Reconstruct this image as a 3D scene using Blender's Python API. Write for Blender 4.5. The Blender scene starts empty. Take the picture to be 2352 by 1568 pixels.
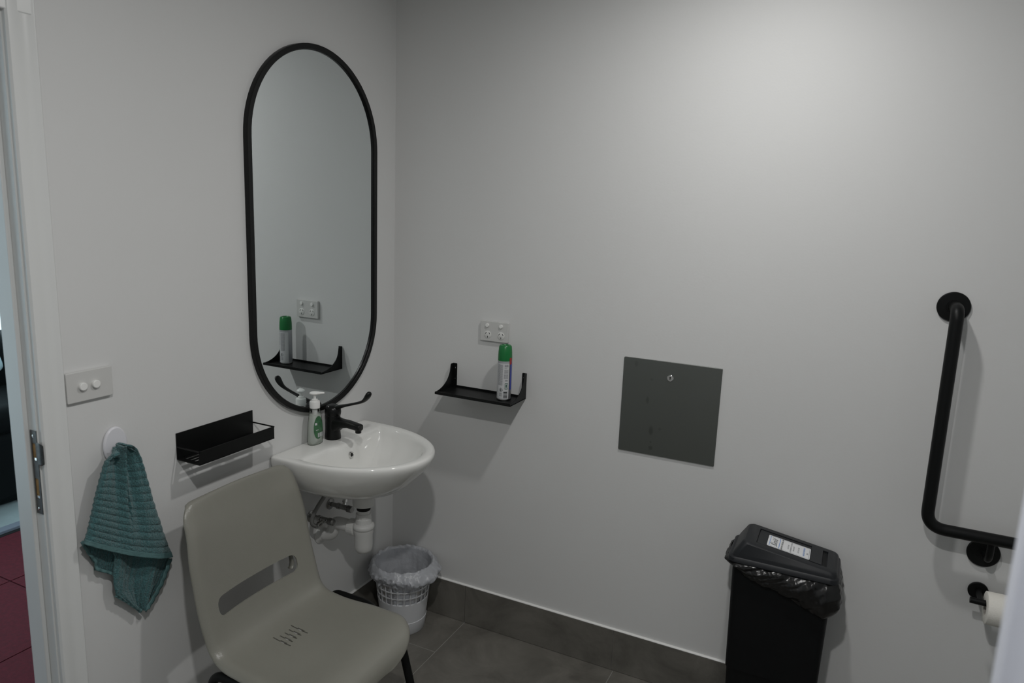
import bpy, bmesh, math, random
from mathutils import Vector, Matrix
random.seed(7)
PI = math.pi
S = bpy.context.scene
COL = S.collection

# ------------------------------------------------------------------ camera
cam = bpy.data.cameras.new('camera'); camo = bpy.data.objects.new('camera', cam); COL.objects.link(camo)
CR = ((0.89797463, 0.4384365, 0.03761646), (-0.11393367, 0.14907782, 0.98223975), (-0.42504198, 0.88631216, -0.18382078))
CP = (1.6716, -2.3684, 1.6977)
m = Matrix.Identity(4)
for i in range(3):
    m[i][0] = CR[0][i]; m[i][1] = CR[1][i]; m[i][2] = -CR[2][i]; m[i][3] = CP[i]
camo.matrix_world = m
cam.sensor_width = 36.0; cam.lens = 1633.468 / 2352 * 36; cam.clip_start = 0.02
cam.dof.use_dof = True; cam.dof.focus_distance = 2.65; cam.dof.aperture_fstop = 4.0
S.camera = camo
S.view_settings.view_transform = 'Standard'; S.view_settings.look = 'None'
S.view_settings.gamma = 1.0; S.view_settings.use_curve_mapping = False
S.view_settings.exposure = 0.0

# ------------------------------------------------------------------ daylight outside
W = bpy.data.worlds.new('world'); S.world = W; W.use_nodes = True
bg = W.node_tree.nodes['Background']; bg.inputs[0].default_value = (0.68, 0.90, 1.0, 1); bg.inputs[1].default_value = 1.7

# ------------------------------------------------------------------ ceiling downlights (light only; the fittings come later)
LIGHTS = [((1.42, -1.98, 2.545), 16.4), ((1.385, -0.70, 2.545), 9.2)]
for (p, e) in LIGHTS:
    l = bpy.data.lights.new('downlight_lamp', 'AREA'); l.shape = 'DISK'; l.size = 0.085; l.energy = e; l.spread = math.radians(180)
    l.color = (1.0, 0.99, 0.975)
    o = bpy.data.objects.new('downlight_lamp', l); o.location = p; COL.objects.link(o)

# ------------------------------------------------------------------ materials
def mat(name, col, rough=0.5, metal=0.0, spec=0.5, bump=0.0, bscale=60.0, var=0.0, vscale=3.0, coat=0.0, detail=3.0):
    M = bpy.data.materials.new(name); M.use_nodes = True
    nt = M.node_tree; N = nt.nodes; b = N['Principled BSDF']
    b.inputs['Base Color'].default_value = (*col, 1); b.inputs['Roughness'].default_value = rough
    b.inputs['Metallic'].default_value = metal; b.inputs['Specular IOR Level'].default_value = spec
    b.inputs['Coat Weight'].default_value = coat
    tc = N.new('ShaderNodeTexCoord')
    if var > 0:
        n = N.new('ShaderNodeTexNoise'); n.inputs['Scale'].default_value = vscale; n.inputs['Detail'].default_value = 5
        r = N.new('ShaderNodeMapRange'); r.inputs['From Min'].default_value = 0.3; r.inputs['From Max'].default_value = 0.7
        r.inputs['To Min'].default_value = 1 - var; r.inputs['To Max'].default_value = 1 + var
        x = N.new('ShaderNodeVectorMath'); x.operation = 'SCALE'; x.inputs[0].default_value = col
        nt.links.new(tc.outputs['Object'], n.inputs['Vector']); nt.links.new(n.outputs['Fac'], r.inputs['Value'])
        nt.links.new(r.outputs['Result'], x.inputs['Scale']); nt.links.new(x.outputs['Vector'], b.inputs['Base Color'])
    if bump > 0:
        n2 = N.new('ShaderNodeTexNoise'); n2.inputs['Scale'].default_value = bscale; n2.inputs['Detail'].default_value = detail
        bp = N.new('ShaderNodeBump'); bp.inputs['Strength'].default_value = bump; bp.inputs['Distance'].default_value = 0.002
        nt.links.new(tc.outputs['Object'], n2.inputs['Vector']); nt.links.new(n2.outputs['Fac'], bp.inputs['Height'])
        nt.links.new(bp.outputs['Normal'], b.inputs['Normal'])
    return M

M = {}
M['wall'] = mat('painted_plaster', (0.66, 0.662, 0.655), 0.55, spec=0.35, bump=0.10, bscale=140, var=0.012, vscale=2)
M['ceil'] = mat('ceiling_paint', (0.68, 0.68, 0.67), 0.8)
M['trim'] = mat('white_gloss_trim', (0.70, 0.71, 0.70), 0.32, bump=0.05, bscale=20)
M['seal'] = mat('white_silicone', (0.82, 0.82, 0.80), 0.4)
M['black'] = mat('matt_black_powdercoat', (0.0045, 0.005, 0.005), 0.42, bump=0.12, bscale=900, spec=0.22)
M['blacksatin'] = mat('satin_black_steel', (0.0048, 0.0052, 0.0052), 0.30, bump=0.05, bscale=700, spec=0.30)
M['blackplastic'] = mat('black_plastic_grain', (0.0050, 0.0056, 0.0062), 0.5, bump=0.25, bscale=1200, spec=0.20)
M['lidplastic'] = mat('charcoal_plastic', (0.013, 0.0145, 0.017), 0.42, bump=0.2, bscale=1100, spec=0.38)
M['porcelain'] = mat('white_porcelain', (0.78, 0.78, 0.755), 0.07, spec=0.6, coat=0.3)
M['plate'] = mat('switch_plate_plastic', (0.58, 0.58, 0.565), 0.35)
M['socket'] = mat('socket_face_plastic', (0.68, 0.68, 0.66), 0.35)
M['button'] = mat('white_button_plastic', (0.80, 0.80, 0.78), 0.28)
M['dark'] = mat('dark_void', (0.004, 0.004, 0.004), 0.9)
M['chrome'] = mat('chrome', (0.75, 0.75, 0.74), 0.09, metal=1.0)
M['dullchrome'] = mat('dull_chrome', (0.32, 0.32, 0.31), 0.25, metal=1.0, var=0.2, vscale=60)
M['steelplate'] = mat('strike_steel', (0.12, 0.118, 0.115), 0.42, metal=1.0, var=0.2, vscale=80)
M['braid'] = mat('braided_steel', (0.30, 0.30, 0.29), 0.35, metal=1.0, bump=1.0, bscale=900)
M['pvc'] = mat('white_pvc', (0.66, 0.66, 0.645), 0.38, var=0.03, vscale=10)
M['chair'] = mat('grey_beige_plastic', (0.235, 0.232, 0.200), 0.27, bump=0.22, bscale=420, var=0.05, vscale=4, spec=0.5)
M['grout'] = mat('grout', (0.24, 0.235, 0.215), 0.9)
M['mirror'] = mat('mirror_silver', (0.80, 0.845, 0.85), 0.0, metal=1.0)
M['basket'] = mat('white_basket_plastic', (0.62, 0.63, 0.65), 0.36)
M['hook'] = mat('white_hook_plastic', (0.70, 0.70, 0.735), 0.33)
M['paper'] = mat('toilet_paper', (0.80, 0.78, 0.72), 0.95, bump=0.5, bscale=260)
M['card'] = mat('card_core', (0.45, 0.42, 0.38), 0.9)
M['greencap'] = mat('green_plastic', (0.006, 0.16, 0.036), 0.30)
M['can'] = mat('can_lacquer', (0.40, 0.41, 0.43), 0.33, metal=0.35)
M['ink'] = mat('print_grey', (0.17, 0.175, 0.19), 0.5)
M['inkdark'] = mat('print_dark', (0.035, 0.04, 0.04), 0.5)
M['inkgreen'] = mat('print_green', (0.05, 0.13, 0.09), 0.5)
M['inkred'] = mat('print_red', (0.35, 0.03, 0.03), 0.5)
M['inkblue'] = mat('print_blue', (0.06, 0.08, 0.38), 0.5)
M['inkpale'] = mat('print_pale', (0.55, 0.56, 0.57), 0.5)
M['labelgreen'] = mat('label_green', (0.040, 0.125, 0.055), 0.4, var=0.25, vscale=90)
M['sticker'] = mat('white_sticker', (0.75, 0.76, 0.77), 0.4)
M['stickblue'] = mat('sticker_blue', (0.10, 0.25, 0.62), 0.4)
M['carpet'] = mat('red_carpet', (0.105, 0.005, 0.014), 0.95, bump=1.0, bscale=380, var=0.22, vscale=60)
M['slab'] = mat('pale_paving', (0.40, 0.46, 0.46), 0.7, var=0.08, vscale=9, bump=0.3, bscale=120)
M['greyedge'] = mat('grey_threshold', (0.22, 0.24, 0.29), 0.6, bump=0.5, bscale=200)
M['vinyl'] = mat('black_vinyl', (0.004, 0.0055, 0.006), 0.7, spec=0.15, bump=0.4, bscale=25)
M['palecloth'] = mat('pale_cloth', (0.62, 0.78, 0.82), 0.8, bump=0.4, bscale=120)
M['door'] = mat('door_paint', (0.70, 0.71, 0.70), 0.4)
M['yellowwood'] = mat('raw_timber', (0.32, 0.19, 0.07), 0.8, var=0.3, vscale=60)

def glassy(name, tint, trans, rough=0.05, diff=(0.6, 0.6, 0.6), translucent=0.0, ior=1.45, bump=0.0, bscale=40, gloss=0.05):
    """thin plastic film / clear plastic: part see-through, part scattering, a clear sheen on top"""
    Mx = bpy.data.materials.new(name); Mx.use_nodes = True
    nt = Mx.node_tree; N = nt.nodes; N.clear()
    out = N.new('ShaderNodeOutputMaterial'); tr = N.new('ShaderNodeBsdfTransparent'); tr.inputs[0].default_value = (*tint, 1)
    df = N.new('ShaderNodeBsdfDiffuse'); df.inputs[0].default_value = (*diff, 1)
    tl = N.new('ShaderNodeBsdfTranslucent'); tl.inputs[0].default_value = (*diff, 1)
    gl = N.new('ShaderNodeBsdfGlossy'); gl.inputs['Roughness'].default_value = rough
    m0 = N.new('ShaderNodeMixShader'); m0.inputs[0].default_value = translucent
    m1 = N.new('ShaderNodeMixShader'); m1.inputs[0].default_value = trans
    m2 = N.new('ShaderNodeMixShader'); fr = N.new('ShaderNodeFresnel'); fr.inputs['IOR'].default_value = ior
    L = nt.links
    L.new(df.outputs[0], m0.inputs[1]); L.new(tl.outputs[0], m0.inputs[2])
    L.new(m0.outputs[0], m1.inputs[1]); L.new(tr.outputs[0], m1.inputs[2])
    L.new(fr.outputs[0], m2.inputs[0]); L.new(m1.outputs[0], m2.inputs[1]); L.new(gl.outputs[0], m2.inputs[2])
    L.new(m2.outputs[0], out.inputs[0])
    if bump > 0:
        tc = N.new('ShaderNodeTexCoord'); n2 = N.new('ShaderNodeTexNoise'); n2.inputs['Scale'].default_value = bscale; n2.inputs['Detail'].default_value = 4
        b = N.new('ShaderNodeBump'); b.inputs['Strength'].default_value = bump; b.inputs['Distance'].default_value = 0.01
        L.new(tc.outputs['Object'], n2.inputs['Vector']); L.new(n2.outputs['Fac'], b.inputs['Height'])
        for x in (df, tl, gl, fr): L.new(b.outputs['Normal'], x.inputs['Normal'])
    return Mx
M['film'] = glassy('frosted_bin_film', (0.95, 0.96, 1.0), 0.13, 0.28, (0.72, 0.74, 0.78), 0.42, bump=0.35, bscale=45)
M['blackfilm'] = mat('black_bin_film', (0.005, 0.005, 0.005), 0.27, bump=0.7, bscale=34, spec=0.55)
M['clear'] = glassy('clear_plastic', (0.97, 0.985, 0.98), 1.0, 0.03, ior=1.22)
M['liquid'] = glassy('clear_soap', (0.95, 0.97, 0.95), 0.30, 0.1, (0.92, 0.95, 0.90), 0.4, ior=1.05)

# shower curtain: white woven cloth
M['curtain'] = glassy('white_curtain_cloth', (1, 1, 1), 0.0, 0.5, (0.86, 0.88, 0.95), 0.25, ior=1.1, bump=0.05, bscale=300)

# floor / skirting porcelain tile: mottled grey-brown
def tilemat(name, a, b, rough):
    Mx = mat(name, a, rough, bump=0.08, bscale=60)
    nt = Mx.node_tree; N = nt.nodes; bs = N['Principled BSDF']
    tc = N.new('ShaderNodeTexCoord'); n = N.new('ShaderNodeTexNoise'); n.inputs['Scale'].default_value = 5.0; n.inputs['Detail'].default_value = 9; n.inputs['Roughness'].default_value = 0.68
    n.inputs['Distortion'].default_value = 0.6
    cr = N.new('ShaderNodeValToRGB'); cr.color_ramp.elements[0].position = 0.34; cr.color_ramp.elements[0].color = (*a, 1)
    cr.color_ramp.elements[1].position = 0.68; cr.color_ramp.elements[1].color = (*b, 1)
    nt.links.new(tc.outputs['Object'], n.inputs['Vector']); nt.links.new(n.outputs['Fac'], cr.inputs['Fac']); nt.links.new(cr.outputs[0], bs.inputs['Base Color'])
    return Mx
M['tile'] = tilemat('stone_look_tile', (0.100, 0.095, 0.083), (0.185, 0.176, 0.155), 0.42)

# brushed stainless access panel with finger marks
def panelmat():
    Mx = mat('brushed_steel_panel', (0.30, 0.315, 0.30), 0.34, metal=1.0)
    nt = Mx.node_tree; N = nt.nodes; bs = N['Principled BSDF']
    tc = N.new('ShaderNodeTexCoord'); mp = N.new('ShaderNodeMapping'); mp.inputs['Scale'].default_value = (600, 1, 3)
    n = N.new('ShaderNodeTexNoise'); n.inputs['Scale'].default_value = 2.0; n.inputs['Detail'].default_value = 4
    r = N.new('ShaderNodeMapRange'); r.inputs['To Min'].default_value = 0.34; r.inputs['To Max'].default_value = 0.46
    nt.links.new(tc.outputs['Object'], mp.inputs[0]); nt.links.new(mp.outputs[0], n.inputs['Vector']); nt.links.new(n.outputs['Fac'], r.inputs['Value'])
    nt.links.new(r.outputs['Result'], bs.inputs['Roughness'])
    # greasy finger marks: small dark ovals where they sit on the plate
    prev = None
    cur = None
    for (x, z, rx, rz, k) in ((1.088, 0.955, .0085, .018, .72), (1.068, 1.062, .006, .014, .76), (1.091, .893, .008, .009, .74), (1.118, .966, .006, .006, .86), (1.020, 1.185, .007, .012, .85), (1.078, 1.137, .006, .005, .85), (1.09, .914, .004, .004, .8)):
        mq = N.new('ShaderNodeMapping'); mq.vector_type = 'POINT'
        mq.inputs['Location'].default_value = (-x / rx, 0, -z / rz); mq.inputs['Scale'].default_value = (1 / rx, 0, 1 / rz)
        ln = N.new('ShaderNodeVectorMath'); ln.operation = 'LENGTH'
        rr = N.new('ShaderNodeMapRange'); rr.inputs['From Min'].default_value = 0.5; rr.inputs['From Max'].default_value = 1.15
        rr.inputs['To Min'].default_value = k; rr.inputs['To Max'].default_value = 1.0
        nt.links.new(tc.outputs['Object'], mq.inputs[0]); nt.links.new(mq.outputs[0], ln.inputs[0]); nt.links.new(ln.outputs['Value'], rr.inputs['Value'])
        if cur is None: cur = rr.outputs['Result']
        else:
            mm = N.new('ShaderNodeMath'); mm.operation = 'MULTIPLY'; nt.links.new(cur, mm.inputs[0]); nt.links.new(rr.outputs['Result'], mm.inputs[1]); cur = mm.outputs[0]
    v = N.new('ShaderNodeVectorMath'); v.operation = 'SCALE'; v.inputs[0].default_value = (0.21, 0.222, 0.208)
    nt.links.new(cur, v.inputs['Scale']); nt.links.new(v.outputs['Vector'], bs.inputs['Base Color'])
    return Mx
M['panel'] = panelmat()

# terry towelling: teal pile
def towelmat():
    Mx = mat('teal_terry', (0.04, 0.10, 0.105), 0.95, spec=0.1)
    nt = Mx.node_tree; N = nt.nodes; bs = N['Principled BSDF']
    tc = N.new('ShaderNodeTexCoord'); n = N.new('ShaderNodeTexNoise'); n.inputs['Scale'].default_value = 330; n.inputs['Detail'].default_value = 3
    cr = N.new('ShaderNodeValToRGB'); cr.color_ramp.elements[0].position = 0.30; cr.color_ramp.elements[0].color = (0.032, 0.094, 0.100, 1)
    cr.color_ramp.elements[1].position = 0.72; cr.color_ramp.elements[1].color = (0.092, 0.225, 0.235, 1)
    b = N.new('ShaderNodeBump'); b.inputs['Strength'].default_value = 1.0; b.inputs['Distance'].default_value = 0.006
    nt.links.new(tc.outputs['Object'], n.inputs['Vector']); nt.links.new(n.outputs['Fac'], cr.inputs['Fac']); nt.links.new(cr.outputs[0], bs.inputs['Base Color'])
    nt.links.new(n.outputs['Fac'], b.inputs['Height']); nt.links.new(b.outputs['Normal'], bs.inputs['Normal'])
    bs.inputs['Sheen Weight'].default_value = 0.3
    return Mx
M['terry'] = towelmat()
M['hem'] = mat('teal_woven_hem', (0.085, 0.175, 0.178), 0.8, bump=0.5, bscale=260)

# ------------------------------------------------------------------ builders (all geometry is given in world metres)
def wloc(p):
    v = Vector((0, 0, 0))
    while p is not None:
        v += p.location; p = p.parent
    return v
def link(name, me, mt, parent=None, smooth=False):
    if mt is not None and not me.materials: me.materials.append(mt)
    o = bpy.data.objects.new(name, me); COL.objects.link(o)
    if smooth:
        for p in me.polygons: p.use_smooth = True
    if parent is not None:
        o.parent = parent; o.location = -wloc(parent)
    return o
def raw(name, V, F, mt, parent=None, smooth=False, bevel=0, subsurf=0, solid=0, offset=-1, seg=2):
    me = bpy.data.meshes.new(name); me.from_pydata([tuple(v) for v in V], [], F); me.update()
    bm = bmesh.new(); bm.from_mesh(me); bmesh.ops.remove_doubles(bm, verts=bm.verts, dist=1e-6)
    bmesh.ops.recalc_face_normals(bm, faces=bm.faces); bm.to_mesh(me); bm.free()
    o = link(name, me, mt, parent, smooth)
    if solid:
        md = o.modifiers.new('thick', 'SOLIDIFY'); md.thickness = solid; md.offset = offset
    if bevel:
        md = o.modifiers.new('bevel', 'BEVEL'); md.width = bevel; md.segments = seg; md.limit_method = 'ANGLE'; md.angle_limit = math.radians(35)
        for p in me.polygons: p.use_smooth = True
        md.harden_normals = False
    if subsurf:
        md = o.modifiers.new('sub', 'SUBSURF'); md.levels = subsurf; md.render_levels = subsurf
    if bevel or (smooth and not subsurf):
        try: me.set_sharp_from_angle(angle=math.radians(40))
        except Exception: pass
    return o
BF = [(0, 1, 3, 2), (4, 6, 7, 5), (0, 4, 5, 1), (2, 3, 7, 6), (0, 2, 6, 4), (1, 5, 7, 3)]
def boxvf(lo, hi, V, F):
    n = len(V)
    for x in (lo[0], hi[0]):
        for y in (lo[1], hi[1]):
            for z in (lo[2], hi[2]): V.append((x, y, z))
    F += [tuple(n + i for i in f) for f in BF]
def box(name, lo, hi, mt, parent=None, bevel=0, seg=2):
    V, F = [], []; boxvf(lo, hi, V, F); return raw(name, V, F, mt, parent, bevel=bevel, seg=seg)
def boxes(name, L, mt, parent=None, bevel=0):
    V, F = [], []
    for lo, hi in L: boxvf(lo, hi, V, F)
    return raw(name, V, F, mt, parent, bevel=bevel)
def frame_of(axis):
    a = Vector(axis).normalized(); h = Vector((0, 0, 1)) if abs(a.z) < 0.9 else Vector((1, 0, 0))
    u = a.cross(h).normalized(); v = a.cross(u).normalized(); return a, u, v
def lathe(name, prof, org, axis, mt, parent=None, n=40, smooth=True, squash=None, solid=0, sx=1.0, sy=1.0, caps=True):
    """prof = [(radius, height along axis)]"""
    a, u, v = frame_of(axis); o = Vector(org); V = []; F = []
    for (r, h) in prof:
        for k in range(n):
            t = 2 * PI * k / n; V.append(o + a * h + u * (r * math.cos(t) * sx) + v * (r * math.sin(t) * sy))
    for i in range(len(prof) - 1):
        for k in range(n):
            k2 = (k + 1) % n; F.append((i * n + k, i * n + k2, (i + 1) * n + k2, (i + 1) * n + k))
    if prof[0] == prof[-1]: caps = False
    if caps and prof[0][0] > 1e-6: F.append(tuple(range(n))[::-1])
    if caps and prof[-1][0] > 1e-6: F.append(tuple(range((len(prof) - 1) * n, len(prof) * n)))
    return raw(name, V, F, mt, parent, smooth=smooth, solid=solid)
def smoothpath(P, r, seg=8):
    """round the corners of a polyline with radius r"""
    P = [Vector(p) for p in P]; out = [P[0]]
    for i in range(1, len(P) - 1):
        a, b, c = P[i - 1], P[i], P[i + 1]; d1 = (a - b); d2 = (c - b)
        L = min(r, d1.length * .49, d2.length * .49); s = b + d1.normalized() * L; e = b + d2.normalized() * L
        for k in range(seg + 1):
            t = k / seg; out.append(s * (1 - t) ** 2 + b * 2 * t * (1 - t) + e * t * t)
    out.append(P[-1]); return out
def sweep(name, P, R, mt, parent=None, n=16, up=(0, 0, 1), smooth=True, squash=1.0, power=2.0, caps=True, subsurf=0):
    """tube / loft along P; R = radius or list of (half width, half height)"""
    P = [Vector(p) for p in P]; V = []; F = []
    if not isinstance(R, (list, tuple)): R = [(R, R)] * len(P)
    R = [(r, r) if not isinstance(r, (list, tuple)) else r for r in R]
    prevu = None
    for i, p in enumerate(P):
        t = (P[min(i + 1, len(P) - 1)] - P[max(i - 1, 0)]).normalized()
        if prevu is None:
            u = t.cross(Vector(up));
            if u.length < 1e-3: u = t.cross(Vector((1, 0, 0)))
        else: u = prevu - t * prevu.dot(t)
        u.normalize(); prevu = u; v = u.cross(t).normalized()
        for k in range(n):
            a = 2 * PI * k / n; c, s = math.cos(a), math.sin(a); e = 2 / power
            V.append(p + u * (R[i][0] * math.copysign(abs(c) ** e, c)) + v * (R[i][1] * math.copysign(abs(s) ** e, s)))
    for i in range(len(P) - 1):
        for k in range(n):
            k2 = (k + 1) % n; F.append((i * n + k, i * n + k2, (i + 1) * n + k2, (i + 1) * n + k))
    if caps: F.append(tuple(range(n))[::-1]); F.append(tuple(range((len(P) - 1) * n, len(P) * n)))
    return raw(name, V, F, mt, parent, smooth=smooth, subsurf=subsurf)
def prism(name, pts, vec, mt, parent=None, bevel=0, smooth=False):
    """closed 3-D polygon extruded along vec"""
    n = len(pts); v = Vector(vec); V = [Vector(p) for p in pts] + [Vector(p) + v for p in pts]
    F = [tuple(range(n))[::-1], tuple(range(n, 2 * n))] + [(i, (i + 1) % n, n + (i + 1) % n, n + i) for i in range(n)]
    return raw(name, V, F, mt, parent, bevel=bevel, smooth=smooth)
def rrect(cx, cy, w, h, r, seg=6):
    out = []
    for (sx, sy, a0) in ((1, 1, 0), (-1, 1, 90), (-1, -1, 180), (1, -1, 270)):
        for k in range(seg + 1):
            a = math.radians(a0 + 90 * k / seg); out.append((cx + sx * (w / 2 - r) + r * math.cos(a), cy + sy * (h / 2 - r) + r * math.sin(a)))
    return out
def grid(name, nu, nv, fn, mt, parent=None, smooth=True, closed=False, solid=0, offset=0, subsurf=0, skip=None):
    V = [fn(i / (nu if closed else nu - 1), j / (nv - 1)) for i in range(nu) for j in range(nv)]
    F = []
    for i in range(nu if closed else nu - 1):
        for j in range(nv - 1):
            if skip and skip(i, j): continue
            i2 = (i + 1) % nu; F.append((i * nv + j, i2 * nv + j, i2 * nv + j + 1, i * nv + j + 1))
    return raw(name, V, F, mt, parent, smooth=smooth, solid=solid, offset=offset, subsurf=subsurf)
def cut(o, cutters):
    """real holes: subtract the cutter solids from o and drop the cutters"""
    bpy.context.view_layer.update()
    for c in cutters:
        md = o.modifiers.new('cut', 'BOOLEAN'); md.operation = 'DIFFERENCE'; md.object = c; md.solver = 'EXACT'
    bpy.context.view_layer.update()
    dg = bpy.context.evaluated_depsgraph_get(); me = bpy.data.meshes.new_from_object(o.evaluated_get(dg)); 
    o.modifiers.clear(); o.data = me
    for c in cutters: bpy.data.objects.remove(c, do_unlink=True)
    try: me.set_sharp_from_angle(angle=math.radians(40))
    except Exception: pass
    return o
def thing(name, loc, label, cat, group=None):
    o = bpy.data.objects.new(name, None); COL.objects.link(o); o.location = loc; o.empty_display_size = 0.05
    o['label'] = label; o['category'] = cat
    if group: o['group'] = group
    return o
def structure(name, loc=(0, 0, 0)):
    o = bpy.data.objects.new(name, None); COL.objects.link(o); o.location = loc; o['kind'] = 'structure'; return o
def st(o): o['kind'] = 'structure'; return o
def lab(o, s): o['label'] = s; return o
def fbm(x, y, z=0):
    from mathutils import noise
    return noise.fractal(Vector((x, y, z)), 1.0, 2.0, 4)

# ================================================================== THE ROOM
H = 2.62
DY0, DY1, DH = -2.285, -1.405, 2.075            # door opening in the left wall
st(boxes('wall_left', [((-.0825, DY1, 0), (0, 0, H)), ((-.0825, DY0, DH), (0, DY1, H)), ((-.0825, -3.3, 0), (0, DY0, H))], M['wall']))
st(box('wall_right', (-.10, 0, 0), (3.0, .10, H), M['wall']))
st(box('wall_back', (-.10, -3.40, 0), (3.0, -3.3, H), M['wall']))
st(box('wall_side', (3.0, -3.40, 0), (3.1, .10, H), M['wall']))
st(box('ceiling', (-.10, -3.40, H), (3.1, .10, H + .05), M['ceil']))

# floor: mortar bed + porcelain tiles
fl = structure('floor', (1.5, -1.6, 0))
box('mortar_bed', (0, -3.3, -.06), (3.0, 0, -.0010), M['grout'], fl)
g = .0016
P = .644
xs = [0, .370, .370 + P, .370 + 2 * P, .370 + 3 * P, 3.0]
for i in range(5):
    off = (.237, .60, .237, .60, .237)[i]
    ys = [0]; y = off
    while y < 3.3: ys.append(y); y += P
    ys.append(3.3)
    for j in range(len(ys) - 1):
        dz = random.uniform(-.0003, .0003)
        box('tile', (xs[i] + g, -ys[j + 1] + g, -.0030), (xs[i + 1] - g, -ys[j] - g, dz), M['tile'], fl, bevel=.0008)

# tiled skirting with a white bead on top
SK = .163
bs = structure('baseboard_right', (1.5, 0, 0))
for a, b in ((.009, .370), (.370, 1.007), (1.007, 1.651), (1.651, 2.295), (2.295, 3.0)):
    box('tile', (a + .0012, -.0085, .001), (b - .0012, -.0005, SK), M['tile'], bs, bevel=.0007)
box('grout_backing', (.0, -.005, .0), (3.0, 0, SK - .002), M['grout'], bs)
sweep('sealant_bead', [(.006, -.0030, SK + .0025), (3.0, -.0030, SK + .0025)], [(.0062, .0042)] * 2, M['seal'], bs, n=12)
bl = structure('baseboard_left', (0, -.7, 0))
for a, b in ((0.009, .50), (.50, 1.145), (1.145, 1.352)):
    box('tile', (.0005, -b + .0012, .001), (.0085, -a - .0012, SK), M['tile'], bl, bevel=.0007)
box('grout_backing', (0, -1.352, 0), (.005, 0, SK - .002), M['grout'], bl)
sweep('sealant_bead', [(.0030, -.006, SK + .0025), (.0030, -1.352, SK + .0025)], [(.0062, .0042)] * 2, M['seal'], bl, n=12)

# door frame (the door leaf swings out of view)
dr = structure('door_1', (-.05, -1.43, 0))
boxes('jamb_lining', [((-.0830, -1.420, 0), (.002, -1.4051, 2.060)), ((-.0830, -2.2849, 0), (.002, -2.270, 2.060)), ((-.0830, -2.2849, 2.060), (.002, -1.4051, 2.0749))], M['trim'], dr)
for (a_, b_) in ((-1.4305, -1.4201), (-2.2699, -2.2595)):
    box('door_stop', (-.0815, a_, 0), (-.0260, b_, 2.0599), M['trim'], dr, bevel=.002)
box('door_stop', (-.0815, -2.2595, 2.049), (-.0260, -1.4305, 2.0599), M['trim'], dr, bevel=.002)
def archi(y0, s):
    pr = [(0.0, 0), (.013, 0), (.0175, .004), (.0175, .020), (.0140, .030), (.0135, .052), (.0165, .056), (.0165, .060), (.012, .064), (0, .064)]
    V = []; F = []
    for z in (0.0, 2.13):
        for (x, d) in pr: V.append((x, y0 + s * d, z))
    n = len(pr); F += [(i, (i + 1) % n, n + (i + 1) % n, n + i) for i in range(n)]; F += [tuple(range(n)), tuple(range(n, 2 * n))]
    return raw('architrave', V, F, M['trim'], dr, smooth=True)
archi(-1.4165, 1); archi(-2.274, -1)
box('architrave', (0, -2.33, 2.066), (.0155, -1.356, 2.13), M['trim'], dr, bevel=.003)
# strike plate let into the lining, its lip curling towards the room
sp = prism('strike_plate', [(x, -1.4203, z) for (x, z) in ((-.0215, .942), (.0020, .942), (.0020, 1.148), (-.0215, 1.148))], (0, -.0016, 0), M['steelplate'], dr)
c1 = box('c', (-.0165, -1.44, 1.074), (-.0040, -1.40, 1.117), M['dark']); c2 = box('c', (-.0165, -1.44, .980), (-.0040, -1.40, 1.030), M['dark'])
cut(sp, [c1, c2])
for (a_, b_) in ((1.074, 1.117), (.980, 1.030)):
    box('latch_recess', (-.0165, -1.4207, a_), (-.0040, -1.4203, b_), M['yellowwood'], dr)
    box('recess_catch', (-.0160, -1.4211, a_ + .001), (-.0060, -1.4207, a_ + .007), M['chrome'], dr)
sweep('strike_lip', [(.0015, -1.4212, 1.093), (.010, -1.4222, 1.093), (.017, -1.4222, 1.093), (.0215, -1.4195, 1.093)], [(.0009, .0275), (.0009, .0275), (.0009, .026), (.0009, .023)], M['steelplate'], dr, n=16, power=6)
for z in (.955, 1.135): lathe('screw', [(.0035, 0), (.0035, .0008), (.0005, .0012)], (-.0100, -1.4219, z), (0, -1, 0), M['chrome'], dr, n=14)

# ---- the next room: carpet tiles, wall with a glazed opening, paving outside
hf = structure('floor_2', (-1.0, -1.0, 0))
box('underlay', (-2.02, -3.3, -.06), (-.10, 1.2, -.006), M['dark'], hf)
for a, b in ((-2.0, -1.53), (-1.53, -.975), (-.975, -.42), (-.42, -.0)):
    for k in range(-7, 3):
        y0 = -.16 + k * .555 * 1.0 - (0 if a > -1.2 else .0)
        y1 = y0 + .555
        if y0 > 1.2 or y1 < -3.3: continue
        y0 = max(y0, -3.3); y1 = min(y1, 1.2)
        if a < -.3 or (y0 > DY0 - .5 and y1 < DY1 + .6):
            x1 = b if b < -.1 else -.101
            box('carpet_tile', (a + .003, y0 + .003, -.006), (x1 - .003, y1 - .003, 0.0), M['carpet'], hf)
box('door_sill', (-.10, DY0, -.006), (-.002, DY1, .003), M['greyedge'], hf, bevel=.002)
st(box('ceiling_2', (-2.1, -3.4, H), (-.10, 1.3, H + .05), M['ceil']))  # unseen ceiling and end walls, added to block sky light from the doorway
st(boxes('wall_hall_end', [((-2.1, 1.2, 0), (-.10, 1.3, H)), ((-2.1, -3.4, 0), (-.10, -3.3, H))], M['wall']))
st(boxes('wall_outer', [((-2.1, .55, 0), (-2.02, 1.2, H)), ((-2.1, -3.3, 0), (-2.02, -2.9, H)), ((-2.1, -2.9, 2.35), (-2.02, .55, H))], M['wall']))  # unseen wall, its opening widened so more sky light reaches the jamb
th = structure('trim_1', (-2.02, -.6, 0))
box('riser_shadow', (-2.02, -2.9, -.004), (-1.992, .55, .0015), M['dark'], th)  # flat dark strip painting the shadow below the threshold edge
box('threshold', (-2.075, -2.9, -.004), (-2.02, .55, .016), M['greyedge'], th, bevel=.003)
gnd = structure('pavement', (-3.2, -.6, 0))
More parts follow.
